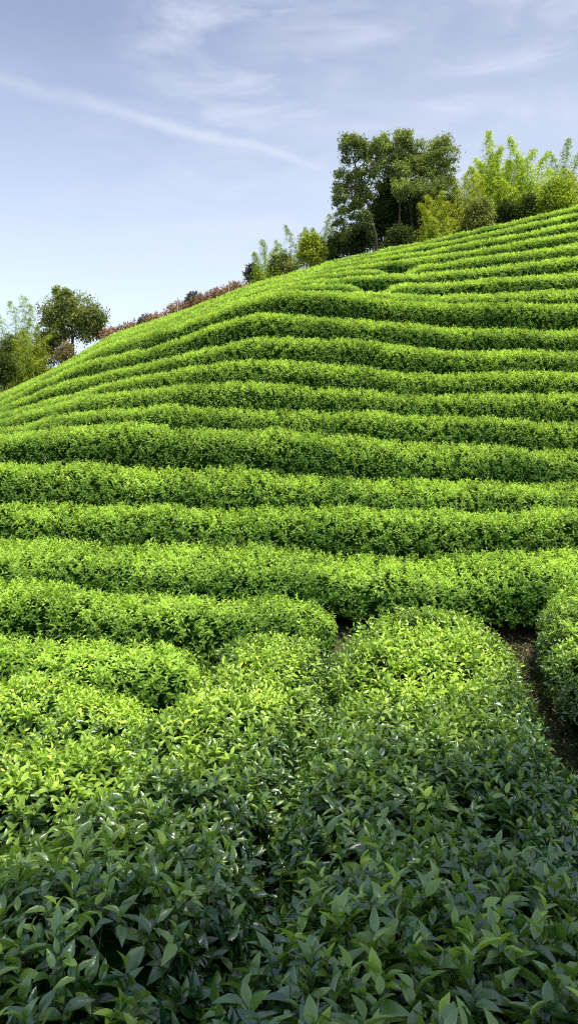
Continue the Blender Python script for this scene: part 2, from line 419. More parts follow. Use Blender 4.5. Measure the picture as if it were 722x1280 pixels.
GR = 'terraced tea rows climbing the slope'
GN = 'tea hedges in the flat foreground'
def row_spine(k, p0, p1, dy=0.0):
    m = (PX >= p0) & (PX <= p1)
    d = ROWD[k][m] + dy
    return np.stack([U[m] * d, d], 1)

row_labels = {
 2: 'tea row directly behind the sunlit patch of path, its black underside showing',
 3: 'tea row second above the dirt path, evenly clipped across the whole width',
 4: 'tea row just below the longest black gap on the slope',
 5: 'tall tea row standing over the longest black gap, dark along its foot',
 6: 'tea row next above the one standing over the long black gap',
 7: 'tea row two above the long black gap, in faint shade at its right end',
 8: 'tea row mid slope, its left half squeezed thin beneath the curved rows',
 9: 'tea row just below the curving row with the dark hollow in its left half',
 10: 'curving tea row that swings down to the left with a dark hollow under its bend',
 11: 'last tea row with a bold dark foot before the smooth upper field',
 12: 'lowest tea row of the smooth upper field, faint shadow beneath it',
 13: 'tea row of the upper field level with the lower dark notch',
 14: 'tea row of the upper field just above the lower dark notch',
 15: 'tea row of the upper field level with the upper small dark notch',
 16: 'tea row of the upper field just above the upper dark notch',
 17: 'third tea row below the wooded skyline',
 18: 'second tea row below the wooded skyline',
 19: 'topmost tea row running along the skyline beneath the trees',
}
for k in range(2, KMAX + 1):
    dmid = DC.get(k, 22 + (k - 11) * 1.4)
    sp = row_spine(k, -130, 860)
    if k == 2: sp[:, 1] -= .38 * np.clip((sp[:, 0] - .4) / .8, 0, 1)     # bellies out where no row stands below it
    if k <= 4:   lod, dens, ll, per = 1, 340, 0.057, 6
    elif k <= 7: lod, dens, ll, per = 1, 320, 0.056, 5
    elif k <= 11: lod, dens, ll, per = 2, 270, 0.064, 5
    else:        lod, dens, ll, per = 2, 150, 0.082, 5
    gp = []
    if k in (13, 15):
        tx = 465 if k == 13 else 494
        i = np.argmin(np.abs((sp[:, 0] / sp[:, 1]) * F + CX - tx))
        s_at = np.concatenate([[0], np.cumsum(np.linalg.norm(np.diff(sp, axis=0), axis=1))])[i]
        gp = [(s_at, 0.48, 0.9)]
    w = 0.80 if k == 2 else 0.62 if k in (4, 5) else 0.56 if k <= 4 else (0.51 if k <= 11 else 0.80)
    h = HH
    if k == 5: h = HH * 1.05
    if k >= 12: h = 0.43
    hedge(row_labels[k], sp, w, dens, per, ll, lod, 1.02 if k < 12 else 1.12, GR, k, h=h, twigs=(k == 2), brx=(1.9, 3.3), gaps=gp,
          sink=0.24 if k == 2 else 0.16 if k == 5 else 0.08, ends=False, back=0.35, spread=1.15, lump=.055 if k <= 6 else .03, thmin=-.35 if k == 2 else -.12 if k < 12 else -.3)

# the flat foreground: rows on the left, a hedge along the path, one beyond the path
def line(p, q, n=24, bend=0.0):
    t = np.linspace(0, 1, n)
    a = np.array(p)[None] * (1 - t)[:, None] + np.array(q)[None] * t[:, None]
    a[:, 0] += bend * np.sin(t * math.pi)
    return a
spA = row_spine(1, -130, 418)
hedge('sunlit tea row ending at the small bare patch between the two foreground hedges', spA, 0.60, 360, 6, 0.058, 1, 1.15, GN, 41, spread=1.15, twigs=True, back=.5)
hedge('short sunlit tea row at the left edge, ending beside the dark hole', line((-3.6, 7.05), (-0.76, 6.85)), 0.53, 380, 6, 0.060, 1, 1.15, GN, 42, spread=1.15, twigs=True)
hedge('bright yellow-green tea row at the left edge on the border of the shade', line((-3.1, 5.72), (-0.98, 5.55)), 0.54, 520, 6, 0.058, 0, 1.1, GN, 43, spread=1.2, shade_tint=((3.2, 5.4), (.32, 1.15)), lump=.09, mat=M_TEA_NEAR, back=.8)
hedge('tea row at the left edge lying just inside the shade', line((-2.6, 4.42), (-0.72, 4.25)), 0.60, 420, 6, 0.066, 0, 0.80, GN, 44, spread=1.2, shade_tint=((3.2, 5.4), (.32, 1.15)), lump=.09, mat=M_TEA_NEAR, back=.8, stems=True)
hedge('dark tea row in the bottom left corner, fully shaded', line((-2.6, 3.10), (-0.95, 2.95)), 0.62, 280, 6, 0.088, 0, 0.8, GN, 45, spread=1.25, shoot_len=.14, shade_tint=((3.2, 5.4), (.32, 1.15)), lump=.09, mat=M_TEA_NEAR, back=.9, stems=True)
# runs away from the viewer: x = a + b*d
hedge('broad tea hedge left of the middle gap, sunlit far end and shaded near end', line((-0.98, 1.0), (-0.06, 7.55)), 0.52, 380, 6, 0.070, 0, 0.8, GN, 46, spread=1.25, shoot_len=.14, shade_tint=((3.2, 5.4), (.32, 1.15)), lump=.09, mat=M_TEA_NEAR, back=1.0, stems=True)
hedge('long tea hedge beside the dirt path, large dark leaves at the bottom of the photo', line((0.20, 0.7), (1.41, 8.2)), 0.72, 350, 6, 0.076, 0, 0.8, GN, 47, spread=1.25, shoot_len=.15, shade_tint=((3.2, 5.4), (.32, 1.15)), lump=.09, mat=M_TEA_NEAR, back=1.0, stems=True)
hedge('tea hedge at the right edge beyond the dirt path, half in shade', line((2.45, 4.6), (3.58, 9.25)), 0.68, 420, 6, 0.064, 0, 1.0, GN, 48, spread=1.2, lump=.08, mat=M_TEA_NEAR, back=1.0, h=0.70)

# ------------------------------------------------------------------ ground sheet
xs = np.unique(np.concatenate([np.linspace(-600, -60, 22), np.arange(-60, 60.01, 0.5), np.arange(-6, 6.01, 0.12), np.linspace(60, 600, 22)]).round(3))
ys = np.unique(np.concatenate([np.linspace(-300, -10, 16), np.arange(-10, 2, 0.5), np.arange(2, 12, 0.12), np.arange(12, 70, 0.5), np.linspace(70, 900, 26)]).round(3))
gx, gy = np.meshgrid(xs, ys, indexing='ij')
gz = ground(gx, gy)
gz += 0.02 * np.sin(gx * 3.1 + gy * 1.3) + 0.015 * np.sin(gx * 7.7 - gy * 5.1)
ii = np.arange(gx.size).reshape(gx.shape)
gq = np.stack([ii[:-1, :-1], ii[1:, :-1], ii[1:, 1:], ii[:-1, 1:]], -1).reshape(-1, 4)
g = mesh_obj('ground', np.stack([gx, gy, gz], -1).reshape(-1, 3), gq, [M_SOIL], smooth=True)
g['kind'] = 'structure'

# weeds and dead leaves on the path
def scatter_path(n, a, b):
    d = rng.uniform(3.2, 8.9, n)
    x = a + .16 * d + rng.normal(0, b, n)
    return np.stack([x, d, ground(x, d)], -1)
P = scatter_path(3200, 1.02, .36)
A = norm(np.array([0, 0, 1.0]) + rng.normal(0, .3, (len(P), 3)))
p, d, nn, sz, t = shoots(P, A, np.full(len(P), .06), np.full(len(P), .5), 5, 1, 0.045)
V, Q, C = leaves_mesh(p, d, nn, sz, t, 1, ratio=.3)
o = mesh_obj('ground_cover', V, Q, [M_WEED], tint=C); o['kind'] = 'stuff'; o['label'] = 'low weeds growing along the shaded dirt path'; o['category'] = 'weeds'
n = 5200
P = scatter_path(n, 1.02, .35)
for cx, cy, rx, ry in ((2.40, 8.55, .14, .24), (.62, 7.25, .13, .16)):     # two pale litter heaps imitating sunlit patches of soil
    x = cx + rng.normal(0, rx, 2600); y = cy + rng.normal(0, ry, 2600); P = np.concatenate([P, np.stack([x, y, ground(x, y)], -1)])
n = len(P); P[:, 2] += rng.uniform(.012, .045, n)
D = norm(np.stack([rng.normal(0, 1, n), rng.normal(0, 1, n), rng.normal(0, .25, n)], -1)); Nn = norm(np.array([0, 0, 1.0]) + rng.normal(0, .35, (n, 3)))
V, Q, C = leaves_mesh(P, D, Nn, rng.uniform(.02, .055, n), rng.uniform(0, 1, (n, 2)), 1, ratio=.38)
o = mesh_obj('leaf_litter', V, Q, [M_LITTER], tint=C); o['kind'] = 'stuff'; o['label'] = 'dry brown leaf litter on the dirt path, with pale heaps imitating sunlit soil'; o['category'] = 'leaf litter'

# ------------------------------------------------------------------ trees
def clump_leaves(clumps, leaf, rg, young=.5, sub=26, subr=.30, aspect=.5, up=.6, droop_dir=0.0, lod=2):
    """clumps: (centre, radii, n). leaves gather in sub-clumps on the shell so the outline is ragged"""
    P, D, N, S, T = [], [], [], [], []
    for c, r, n in clumps:
        c = np.asarray(c, float); r = np.asarray(r, float)
        u = norm(rg.normal(0, 1, (sub, 3)))
        cen = c + u * r * rg.uniform(.45, 1.0, (sub, 1))
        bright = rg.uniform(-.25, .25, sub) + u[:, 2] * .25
        k = rg.integers(0, sub, n)
        off = rg.normal(0, 1, (n, 3)) * r.mean() * subr * np.array([1, 1, .75]) * .7
        p = cen[k] + off
        P.append(p)
        d = norm(rg.normal(0, 1, (n, 3)) + np.array([0, 0, droop_dir])); D.append(d)
        N.append(norm(rg.normal(0, .8, (n, 3)) + np.array([0, 0, up]) + .5 * norm(p - c)))
        S.append(leaf * rg.uniform(.6, 1.3, n))
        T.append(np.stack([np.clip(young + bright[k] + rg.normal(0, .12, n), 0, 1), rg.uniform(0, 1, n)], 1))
    return leaves_mesh(*[np.concatenate(a) for a in (P, D, N, S, T)], lod, ratio=aspect)

def limb(a, b, r0, r1, rg, n=7, wig=.06):
    a, b = np.asarray(a, float), np.asarray(b, float)
    t = np.linspace(0, 1, n)[:, None]; L = np.linalg.norm(b - a)
    pts = a + (b - a) * t + np.cumsum(rg.normal(0, wig * L / n, (n, 3)), axis=0) * np.sin(t * math.pi)
    pts[:, 2] += np.sin(t[:, 0] * math.pi) * L * .05
    return tube(pts, np.linspace(r0, r1, n), 7)

def tree(name, label, cat, d, foot_px, trunk_px, clump_px, mat, leaf=.14, trunk_r=.10, group=None, seed=1, young=.5, sub=26, subr=.30, aspect=.5, trunks=None):
    """clump_px: (px, py, rx_px, rz_px, n [, depth offset]); trunk_px: list of points of the main stem; all at depth d"""
    rg = np.random.default_rng(seed)
    fx = (foot_px - CX) / F * d; base = np.array([fx, d, float(ground(fx, d))])
    T = thing(name, label, cat, base, group)
    sc = d / F
    cl = []
    for c in clump_px:
        off = c[5] if len(c) > 5 else rg.uniform(-.5, .5)
        p = at(c[0], c[1], d) + np.array([0, off, 0]); cl.append((p, (c[2] * sc, (c[2] + c[3]) * .5 * sc * .9, c[3] * sc), int(c[4] * 1.7)))
    mb = MB()
    for tr in ([trunk_px] if trunks is None else trunks):
        pts = [base - np.array([0, 0, .15])] if trunks is None else []
        if trunks is not None:
            x0 = (tr[0][0] - CX) / F * d; pts = [np.array([x0, d, float(ground(x0, d)) - .15])]
        pts += [at(q[0], q[1], d) for q in tr]
        rr = np.linspace(trunk_r, trunk_r * .45, len(pts))
        P = np.array(pts); t = np.linspace(0, len(P) - 1, len(P) * 3)
        P2 = np.stack([np.interp(t, np.arange(len(P)), P[:, i]) for i in range(3)], 1)
        P2[1:-1] += rg.normal(0, .015, P2[1:-1].shape)
        mb.add(*tube(P2, np.interp(t, np.arange(len(P)), rr), 8))
        stem = P2
        mb_tr = stem
    trunk = mb.build('trunk', M_BARK, T, base)
    lb = MB()
    for c, r, n in cl:
        j = np.argmin(np.linalg.norm(stem[len(stem) // 3:] - (c - np.array([0, 0, r[2]])), axis=1)) + len(stem) // 3
        lb.add(*limb(stem[j], c, trunk_r * .4, trunk_r * .12, rg))
        for q in range(4):
            e = c + norm(rg.normal(0, 1, 3)) * np.array(r) * .8
            lb.add(*limb(c - np.array([0, 0, r[2] * .4]), e, trunk_r * .16, trunk_r * .05, rg, 5))
    lb.build('limbs', M_BARK, T, base)
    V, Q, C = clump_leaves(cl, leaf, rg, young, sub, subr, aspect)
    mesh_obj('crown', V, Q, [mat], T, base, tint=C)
    return T

def bush(name, label, cat, d, px, top_py, rx_px, mat, leaf=.12, n=2600, seed=1, young=.5, group=None, mound=False, sub=34, extra=()):
    """a shrub standing on the ground with its top at a given bearing"""
    rg = np.random.default_rng(seed)
    x = (px - CX) / F * d; gz = float(ground(x, d)); base = np.array([x, d, gz])
    top = EYE + (CY - top_py) / F * d
    h = max(.4, top - gz); rx = rx_px * d / F
    vis = min(h, max(rx * 2.0, .9))          # leafy upper part; the lower stems carry it
    cl = [(base + np.array([0, 0, h - vis * .32]), (rx * .80, rx * .7, vis * .30), int(n * .7)),
          (base + np.array([rx * .35, 0, h - vis * .62]), (rx * .75, rx * .75, vis * .30), int(n * .6)),
          (base + np.array([-rx * .35, .1, h - vis * .66]), (rx * .75, rx * .75, vis * .30), int(n * .6)),
          (base + np.array([0, 0, max(.2, h - vis * 1.0)]), (rx * .95, rx * .8, vis * .35), int(n * .6))]
    if mound:
        cl = [(np.array([x, d, top - .50]), (rx, rx * .9, .50), n)]
    for ex, ey, er, en in extra:
        cl.append((at(ex, ey, d), (er * d / F, er * d / F * .8, er * d / F), en))
    T = thing(name, label, cat, base, group)
    mb = MB()
    for i in range(7):
        e = base + np.array([rg.uniform(-.6, .6) * rx, rg.uniform(-.5, .5) * rx, h * rg.uniform(.55, .85)])
        mb.add(*limb(base + np.array([rg.normal(0, .08), rg.normal(0, .08), -.1]), e, .035, .012, rg, 6))
    mb.build('stems', M_BARK, T, base)
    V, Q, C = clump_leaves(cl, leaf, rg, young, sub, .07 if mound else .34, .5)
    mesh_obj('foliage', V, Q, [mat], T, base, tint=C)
    return T

def bamboo(label, d, foot_px, plumes, mat, seed=1, group=None, leaf=.20, spray=1.0, dens=1.0, low=.22, young=.5):
    """plumes: (foot px, tip px, tip py, lean px) - arching culms with tiers of drooping leaf sprays"""
    rg = np.random.default_rng(seed)
    fx = (foot_px - CX) / F * d; base = np.array([fx, d, float(ground(fx, d))])
    T = thing('bamboo_clump', label, 'bamboo', base, group)
    P, D, N, S, Tn = [], [], [], [], []
    more = []
    for (bp, tp, ty, arch) in plumes:
        for q in range(2):
            sg = (-1, 1)[q]
            more.append((bp + sg * rg.uniform(2, 6), tp + sg * rg.uniform(2, 7), ty + rg.uniform(32, 56), arch * .5 + sg * rg.uniform(3, 8)))
    for (bp, tp, ty, arch) in list(plumes) + more:
        dd = d + rg.uniform(-.6, .6)
        bx = (bp - CX) / F * dd; b = np.array([bx, dd, float(ground(bx, dd)) - .1]); e = at(tp, ty, dd)
        H = e[2] - b[2]
        t = np.linspace(0, 1, 26)
        ar = arch / F * dd
        pts = np.stack([b[0] + (e[0] - b[0]) * t ** 2.2 , b[1] + rg.normal(0, .15) * t ** 2, b[2] + H * (t * 1.0)], 1)
        # the tip nods over
        nod = np.clip((t - .80) / .2, 0, 1)
        pts[:, 0] += ar * nod ** 2; pts[:, 2] -= abs(ar) * .45 * nod ** 2
        r = np.linspace(.035, .006, 26)
        V, Q = tube(pts, r, 6)
        mesh_obj('culm', V, Q, [M_CULM], T, base, smooth=True)
        L = H
        tiers = int(42 * dens * max(1, H / 4.5))
        for k in range(tiers):
            f = low + (1 - low) * (k + rg.uniform(.2, .8)) / tiers
            c = np.array([np.interp(f, t, pts[:, i]) for i in range(3)])
            g = (f - low) / (1 - low)
            reach = spray * min(1.0, .08 + 1.3 * (1 - g) ** 1.0) * min(1.1, H / 5 + .35) * 2.1
            for q in range(8 if g < .6 else 5):
                az = rg.uniform(0, 6.28)
                dirv = np.array([math.cos(az), math.sin(az), rg.uniform(.15, .55)])
                ln = reach * rg.uniform(.5, 1.0)
                m = 22 if g < .6 else 16
                u = np.linspace(.12, 1, m) + rg.uniform(-.04, .04, m)
                pp = c + dirv * (u * ln)[:, None]; pp[:, 2] -= .75 * ln * u ** 2
                pp += rg.normal(0, .035, pp.shape)
                P.append(pp)
                out = np.array([math.cos(az), math.sin(az), 0])
                D.append(norm(out * .9 + np.array([0, 0, -.55]) + rg.normal(0, .45, (m, 3))))
                N.append(norm(np.array([0, 0, 1.0]) + rg.normal(0, .4, (m, 3))))
                S.append(leaf * (.76 if g < .7 else .62) * rg.uniform(.6, 1.2, m))
                br = young + .25 * (g - .5) + rg.normal(0, .12)
                Tn.append(np.stack([np.clip(br + rg.normal(0, .1, m), 0, 1), rg.uniform(0, 1, m)], 1))
    V, Q, C = leaves_mesh(*[np.concatenate(a) for a in (P, D, N, S, Tn)], 2, ratio=.25, droop=.35)
    mesh_obj('foliage', V, Q, [mat], T, base, tint=C)
    return T

GT = 'trees on the skyline above the tea field'
GB = 'bamboo on the skyline above the tea field'
GS = 'shrubs under the skyline trees'
# the big pair of trees
tree('tall_tree', 'tall sparse grey-green tree leaning left, leftmost trunk of the skyline wood', 'tree', 38, 473, [(470, 300), (462, 265), (452, 235), (443, 205)],
     [(437, 192, 19, 17, 1500), (458, 190, 15, 15, 1000), (430, 222, 15, 16, 900), (450, 245, 16, 16, 900), (470, 192, 12, 14, 700), (452, 275, 14, 14, 700), (448, 226, 16, 18, 1000), (424, 250, 10, 14, 520), (442, 258, 15, 15, 700), (462, 215, 12, 14, 600), (424, 274, 9, 14, 420), (436, 288, 12, 12, 500)],
     M_EUC, leaf=.12, trunk_r=.075, group=GT, seed=3, young=.42, sub=20, subr=.26)
tree('tall_tree', 'tallest spreading olive-green tree with two bare forked stems, middle of the wood', 'tree', 40, 508, None,
     [(482, 177, 15, 14, 900), (503, 176, 19, 13, 1500), (530, 188, 22, 18, 2000), (552, 194, 17, 20, 1300), (518, 208, 19, 17, 1300), (545, 222, 18, 18, 1200), (478, 205, 13, 16, 700), (500, 220, 14, 14, 650), (561, 215, 10, 17, 600), (505, 198, 15, 12, 800), (528, 205, 20, 16, 1100), (490, 190, 15, 13, 900), (540, 205, 18, 16, 1000), (515, 232, 16, 12, 900), (498, 245, 14, 13, 700, -.9), (528, 245, 18, 14, 900, -.8), (548, 240, 14, 14, 700, -.6)],
     M_EUC, leaf=.12, trunk_r=.065, group=GT, seed=4, young=.62, sub=22, subr=.27,
     trunks=[[(498, 285), (500, 262), (495, 225), (485, 195)], [(515, 285), (512, 262), (518, 230), (530, 200)]])
tree('evergreen_tree', 'dark dense evergreen tree between the two tall trees', 'tree', 41.5, 487, [(487, 290), (487, 265), (485, 240)],
     [(482, 245, 20, 22, 2400), (478, 270, 22, 20, 2200), (505, 262, 20, 22, 2000), (500, 240, 16, 14, 1200), (462, 285, 16, 16, 1500), (490, 222, 12, 12, 700)],
     M_DARK, leaf=.15, trunk_r=.10, group=GT, seed=5, young=.42)
bush('shrub', 'dark shrub at the foot of the leaning tree', 'shrub', 39, 446, 276, 20, M_DARK, n=3000, seed=11, young=.35, group=GS)
bush('shrub', 'dark shrub in deep shade under the forked stems', 'shrub', 40.5, 520, 250, 24, M_DARK, n=3400, seed=12, young=.25, group=GS)
bush('shrub', 'dark green shrub left of the leaning tree beside the yellow-green bamboo', 'shrub', 40, 420, 290, 15, M_DARK, n=2200, seed=13, young=.5, group=GS)
bush('shrub', 'tall dark shrub filling the gap between the forked stems', 'shrub', 41.5, 500, 232, 24, M_DARK, n=4200, seed=41, young=.4, group=GS)
bush('shrub', 'dark shrub right behind the leaning trunk', 'shrub', 41, 472, 258, 20, M_DARK, n=3600, seed=42, young=.3, group=GS)
bush('shrub', 'tall dark shrub behind the right forked stem and the weeping bamboo', 'shrub', 42, 536, 226, 20, M_DARK, n=3600, seed=43, young=.55, group=GS)
bush('shrub', 'low dark shrub right at the foot of the forked stems', 'shrub', 37.5, 500, 282, 22, M_DARK, n=3400, seed=44, young=.45, group=GS)
# drooping bright bamboo right of the tall tree, and the bamboo plumes
bamboo('low weeping yellow-green bamboo at the foot of the olive-green tree', 37.5, 541, [(541, 538, 240, -5), (545, 548, 236, 6), (538, 530, 252, -6), (548, 553, 250, 5)], M_YELL, seed=21, group=GB, leaf=.17, spray=.62, low=.1, young=.35)
bamboo('light green bamboo clump just right of the olive-green tree', 40, 573, [(570, 566, 214, -8), (578, 580, 208, 8), (584, 588, 214, 6), (572, 572, 218, -4), (590, 596, 222, 6)], M_YELL, seed=22, group=GB, leaf=.20, spray=.85, low=.1, young=.45)
bamboo('tallest pointed bamboo clump, pale tip over a yellow-green body', 41, 615, [(612, 611, 163, -3), (618, 620, 178, 6), (608, 603, 192, -8), (622, 628, 196, 8), (600, 594, 206, -6), (614, 612, 190, 4), (628, 632, 204, 5)], M_BAMB, seed=23, group=GB, leaf=.20, spray=.80, low=.12, young=.6)
bamboo('bamboo clump with two nodding tips left of the round bush', 40, 655, [(650, 640, 172, -6), (656, 660, 182, 8), (662, 674, 190, 8), (648, 638, 200, -6), (655, 652, 192, -4), (668, 684, 204, 6), (644, 650, 206, 4)], M_BAMB, seed=24, group=GB, leaf=.20, spray=.82, low=.12, young=.62)
bamboo('pale feathery bamboo at the right edge behind the round bush', 43, 706, [(704, 706, 170, 5), (712, 716, 186, 8), (700, 694, 190, -6)], M_PALE, seed=25, group=GB, leaf=.19, spray=.80, dens=.8, low=.15, young=.5)
bamboo('yellow-green bamboo cut by the right edge of the photo', 41, 728, [(724, 714, 206, -8), (730, 736, 196, 6), (738, 750, 204, 6)], M_YELL, seed=26, group=GB, leaf=.20, spray=.85, low=.1, young=.5)
bush('shrub', 'olive green shrub between the light bamboo and the tallest bamboo', 'shrub', 38.5, 597, 246, 18, M_ROUND, n=3200, seed=14, young=.75, group=GS)
bush('shrub', 'dark shrub in shade at the foot of the tallest bamboo', 'shrub', 39, 632, 252, 18, M_DARK, n=2800, seed=15, young=.45, group=GS)
bush('shrub', 'dark green shrub at the foot of the nodding bamboo', 'shrub', 38.5, 664, 243, 15, M_DARK, n=2600, seed=16, young=.8, group=GS)
bush('round_bush', 'round clipped light green bush near the right edge', 'bush', 37, 696, 220, 21, M_BAMB, leaf=.10, n=5200, seed=17, young=.35, sub=60)
bush('shrub', 'dark shrub behind the weeping bamboo', 'shrub', 41, 560, 244, 20, M_DARK, n=2800, seed=18, young=.4, group=GS)
# left end of the wood
bamboo('feathery green bamboo at the left end of the skyline wood', 38, 334, [(332, 330, 296, -3), (338, 342, 306, 4), (327, 320, 312, -4)], M_BAMB, seed=27, group=GB, leaf=.15, spray=.5, low=.1, young=.25)
bamboo('pale nodding bamboo plumes second from the left end of the wood', 40, 366, [(364, 362, 276, -6), (370, 376, 282, 6), (357, 350, 298, -5)], M_PALE, seed=28, group=GB, leaf=.15, spray=.55, dens=.8, low=.12, young=.4)
bamboo('pale bamboo plume touching the left side of the leaning tree', 41, 404, [(402, 408, 268, 4), (408, 414, 276, 4), (398, 394, 282, -4)], M_PALE, seed=29, group=GB, leaf=.16, spray=.6, low=.12, young=.45)
bush('shrub', 'yellow-green shrub between the pale bamboo plumes', 'shrub', 38, 389, 290, 17, M_YELL, n=2600, seed=19, young=.35, group=GS)
bush('shrub', 'small grey-green shrub at the very left end of the wood', 'shrub', 39, 316, 328, 9, M_GREYB, n=900, seed=20, young=.3, group=GS)
bush('shrub', 'low green shrub at the foot of the pale nodding bamboo', 'shrub', 38, 352, 316, 15, M_ROUND, n=1800, seed=30, young=.4, group=GS)

# the little wood beyond the left shoulder of the hill
GLW = 'trees beyond the left shoulder of the hill'
tree('round_tree', 'round olive-green tree beyond the left shoulder of the hill', 'tree', 48, 92, [(92, 450), (91, 425), (90, 405)],
     [(92, 385, 22, 18, 2600), (72, 392, 20, 20, 1900), (114, 395, 19, 20, 2000), (97, 410, 24, 18, 2200), (62, 405, 13, 16, 900), (78, 372, 12, 9, 600), (120, 412, 12, 12, 800), (75, 420, 16, 14, 1000), (70, 363, 5, 8, 220), (86, 368, 8, 6, 260), (128, 398, 9, 10, 420)],
     M_ROUND, leaf=.15, trunk_r=.14, group=GLW, seed=6, young=.55, subr=.36)
bamboo('tall pale feathery bamboo arching over the left edge', 50, 24, [(24, 36, 364, -8), (18, 22, 372, -9), (28, 46, 376, -8), (8, 2, 385, -8)], M_PALE, seed=31, group=GLW, leaf=.22, spray=.95, dens=.55, low=.15, young=.75)
bamboo('yellow-green bamboo with tiered fronds below the pale feathery one', 47, 36, [(34, 32, 412, -4), (42, 44, 404, 5), (28, 22, 422, -5), (48, 55, 415, 5)], M_YELL, seed=32, group=GLW, leaf=.20, spray=.75, low=.1, young=.25)
bush('shrub', 'dark shrub at the left edge below the bamboo', 'shrub', 45, 4, 440, 16, M_DARK, n=2600, seed=33, young=.6, group=GS)
bush('shrub', 'dark shrub between the tiered bamboo and the round tree', 'shrub', 49, 60, 412, 18, M_DARK, n=2600, seed=34, young=.5, group=GS)
bush('shrub', 'dry tan shrub under the round tree', 'shrub', 46, 82, 428, 13, M_TAN, n=1400, seed=35, young=.5, group=GS)
bush('shrub', 'olive shrub at the left edge behind the tiered bamboo', 'shrub', 49, 14, 418, 16, M_ROUND, n=2200, seed=36, young=.3, group=GS)

# pruned tea bushes along the ridge
GM = 'pruned tea bushes on the left ridge'
def ridge_d(px): return float(np.interp(px, PX, ROWD[KMAX])) + 1.6
for i, (px, ty, rx, mat, lab) in enumerate([
    (150, 408, 10, M_BROWN, 'reddish brown pruned tea bush, lowest on the ridge'),
    (168, 401, 9, M_BROWN, 'brown pruned tea bush below the flat grey one'),
    (184, 392, 6, M_GREYB, 'small flat grey tea bush next below the white stake'),
    (202, 390, 10, M_BROWN, 'long low brown pruned tea bush left of the white stake'),
    (228, 377, 10, M_BROWN, 'wide reddish brown pruned tea bush beside the white stake'),
    (243, 364, 5, M_GREYB, 'dark rounded bush standing highest above the ridge line'),
    (260, 367, 10, M_BROWN, 'low brown pruned tea bush right of the dark rounded one'),
    (280, 359, 10, M_BROWN, 'brown pruned tea bush behind the thin second stake'),
    (299, 352, 9, M_BROWN, 'brown pruned tea bush highest up the ridge below the wood')]):
    bush('tea_bush', lab, 'tea bush', ridge_d(px), px, ty, rx * 2.5, mat, leaf=.08, n=5500, seed=60 + i, young=.45, group=GM, sub=420, mound=True)
# thin marker stakes
for px, y0, y1, lab in ((222, 390, 371, 'thin white stake standing among the tea below the brown bushes'), (286, 362, 350, 'short pale stake nearest the wood on the ridge')):
    d = float(np.interp(px, PX, ROWD[KMAX])) - 0.4
    x = (px - CX) / F * d; base = np.array([x, d, float(ground(x, d))])
    top = at(px, y1, d); mb = MB()
    mb.add(*tube([base - (0, 0, .2), (base + top) / 2, top - (0, 0, .03), top], [.022, .021, .020, .008], 8))
    o = mb.build('marker_stake', M_STAKE, None, base); o['label'] = lab; o['category'] = 'stake'; o['group'] = 'marker stakes in the tea'

# ------------------------------------------------------------------ sun, and the trees behind the viewer that shade the foreground
SUN = norm(np.array([0.22, -0.20, 0.95]))
def shade_tree(label, foot, targets, seed):
    """a broad tree behind the viewer whose crown lies between the sun and the given ground points"""
    rg = np.random.default_rng(seed)
    base = np.array([foot[0], foot[1], float(ground(foot[0], foot[1]))])
    T = thing('shade_tree', label, 'tree', base)
    cl = []
    for (x, y, r, dist) in targets:
        c = np.array([x, y - .35, .6]) + SUN * dist * 2.5
        cl.append((c, (r, r, r * .8), int(900 * r * r)))
    mid = np.mean([c for c, _, _ in cl], axis=0)
    tb = MB(); tb.add(*limb(base - (0, 0, .2), mid - (0, 0, 1.2), .28, .16, rg, 9, .03)); tb.build('trunk', M_BARK, T, base)
    lb = MB()
    for c, r, n in cl: lb.add(*limb(mid - (0, 0, 1.6), c, .12, .04, rg))
    lb.build('limbs', M_BARK, T, base)
    V, Q, C = clump_leaves(cl, .26, rg, .4, 60, .68, .55)
    mesh_obj('crown', V, Q, [M_DARK], T, base, tint=C)
shade_tree('broad dark tree behind the viewer shading the near tea hedges', (5.2, -3.4),
           [(-1.6, 1.0, 1.7, 10), (0.2, 1.9, 1.7, 10), (0.6, 0.2, 1.8, 11), (1.9, 3.3, 1.6, 10.5), (2.6, 1.4, 1.8, 11)], 71)
shade_tree('second dark tree behind the viewer to the right shading the path', (8.6, -1.0),
           [(3.7, 4.6, 1.5, 10.5), (4.8, 3.4, 1.8, 11), (5.3, 5.8, 1.4, 11), (4.2, 2.2, 1.6, 10), (3.0, 5.6, .9, 10.5), (2.40, 6.4, .45, 10.5)], 72)

shade_tree('dark tree outside the right edge dappling the end of the middle tea rows', (13.0, 9.4),
           [(6.6, 15.2, 1.0, 11), (7.6, 13.6, 1.2, 11.5), (6.3, 13.0, .7, 11)], 73)
S = Vector(SUN)
sl = bpy.data.lights.new('sun', 'SUN'); sl.energy = 5.0; sl.angle = math.radians(0.5); sl.color = (1.0, 0.95, 0.86)
so = bpy.data.objects.new('sun', sl); COL.objects.link(so)
so.rotation_euler = S.to_track_quat('Z', 'Y').to_euler(); so.location = (0, 0, 30)

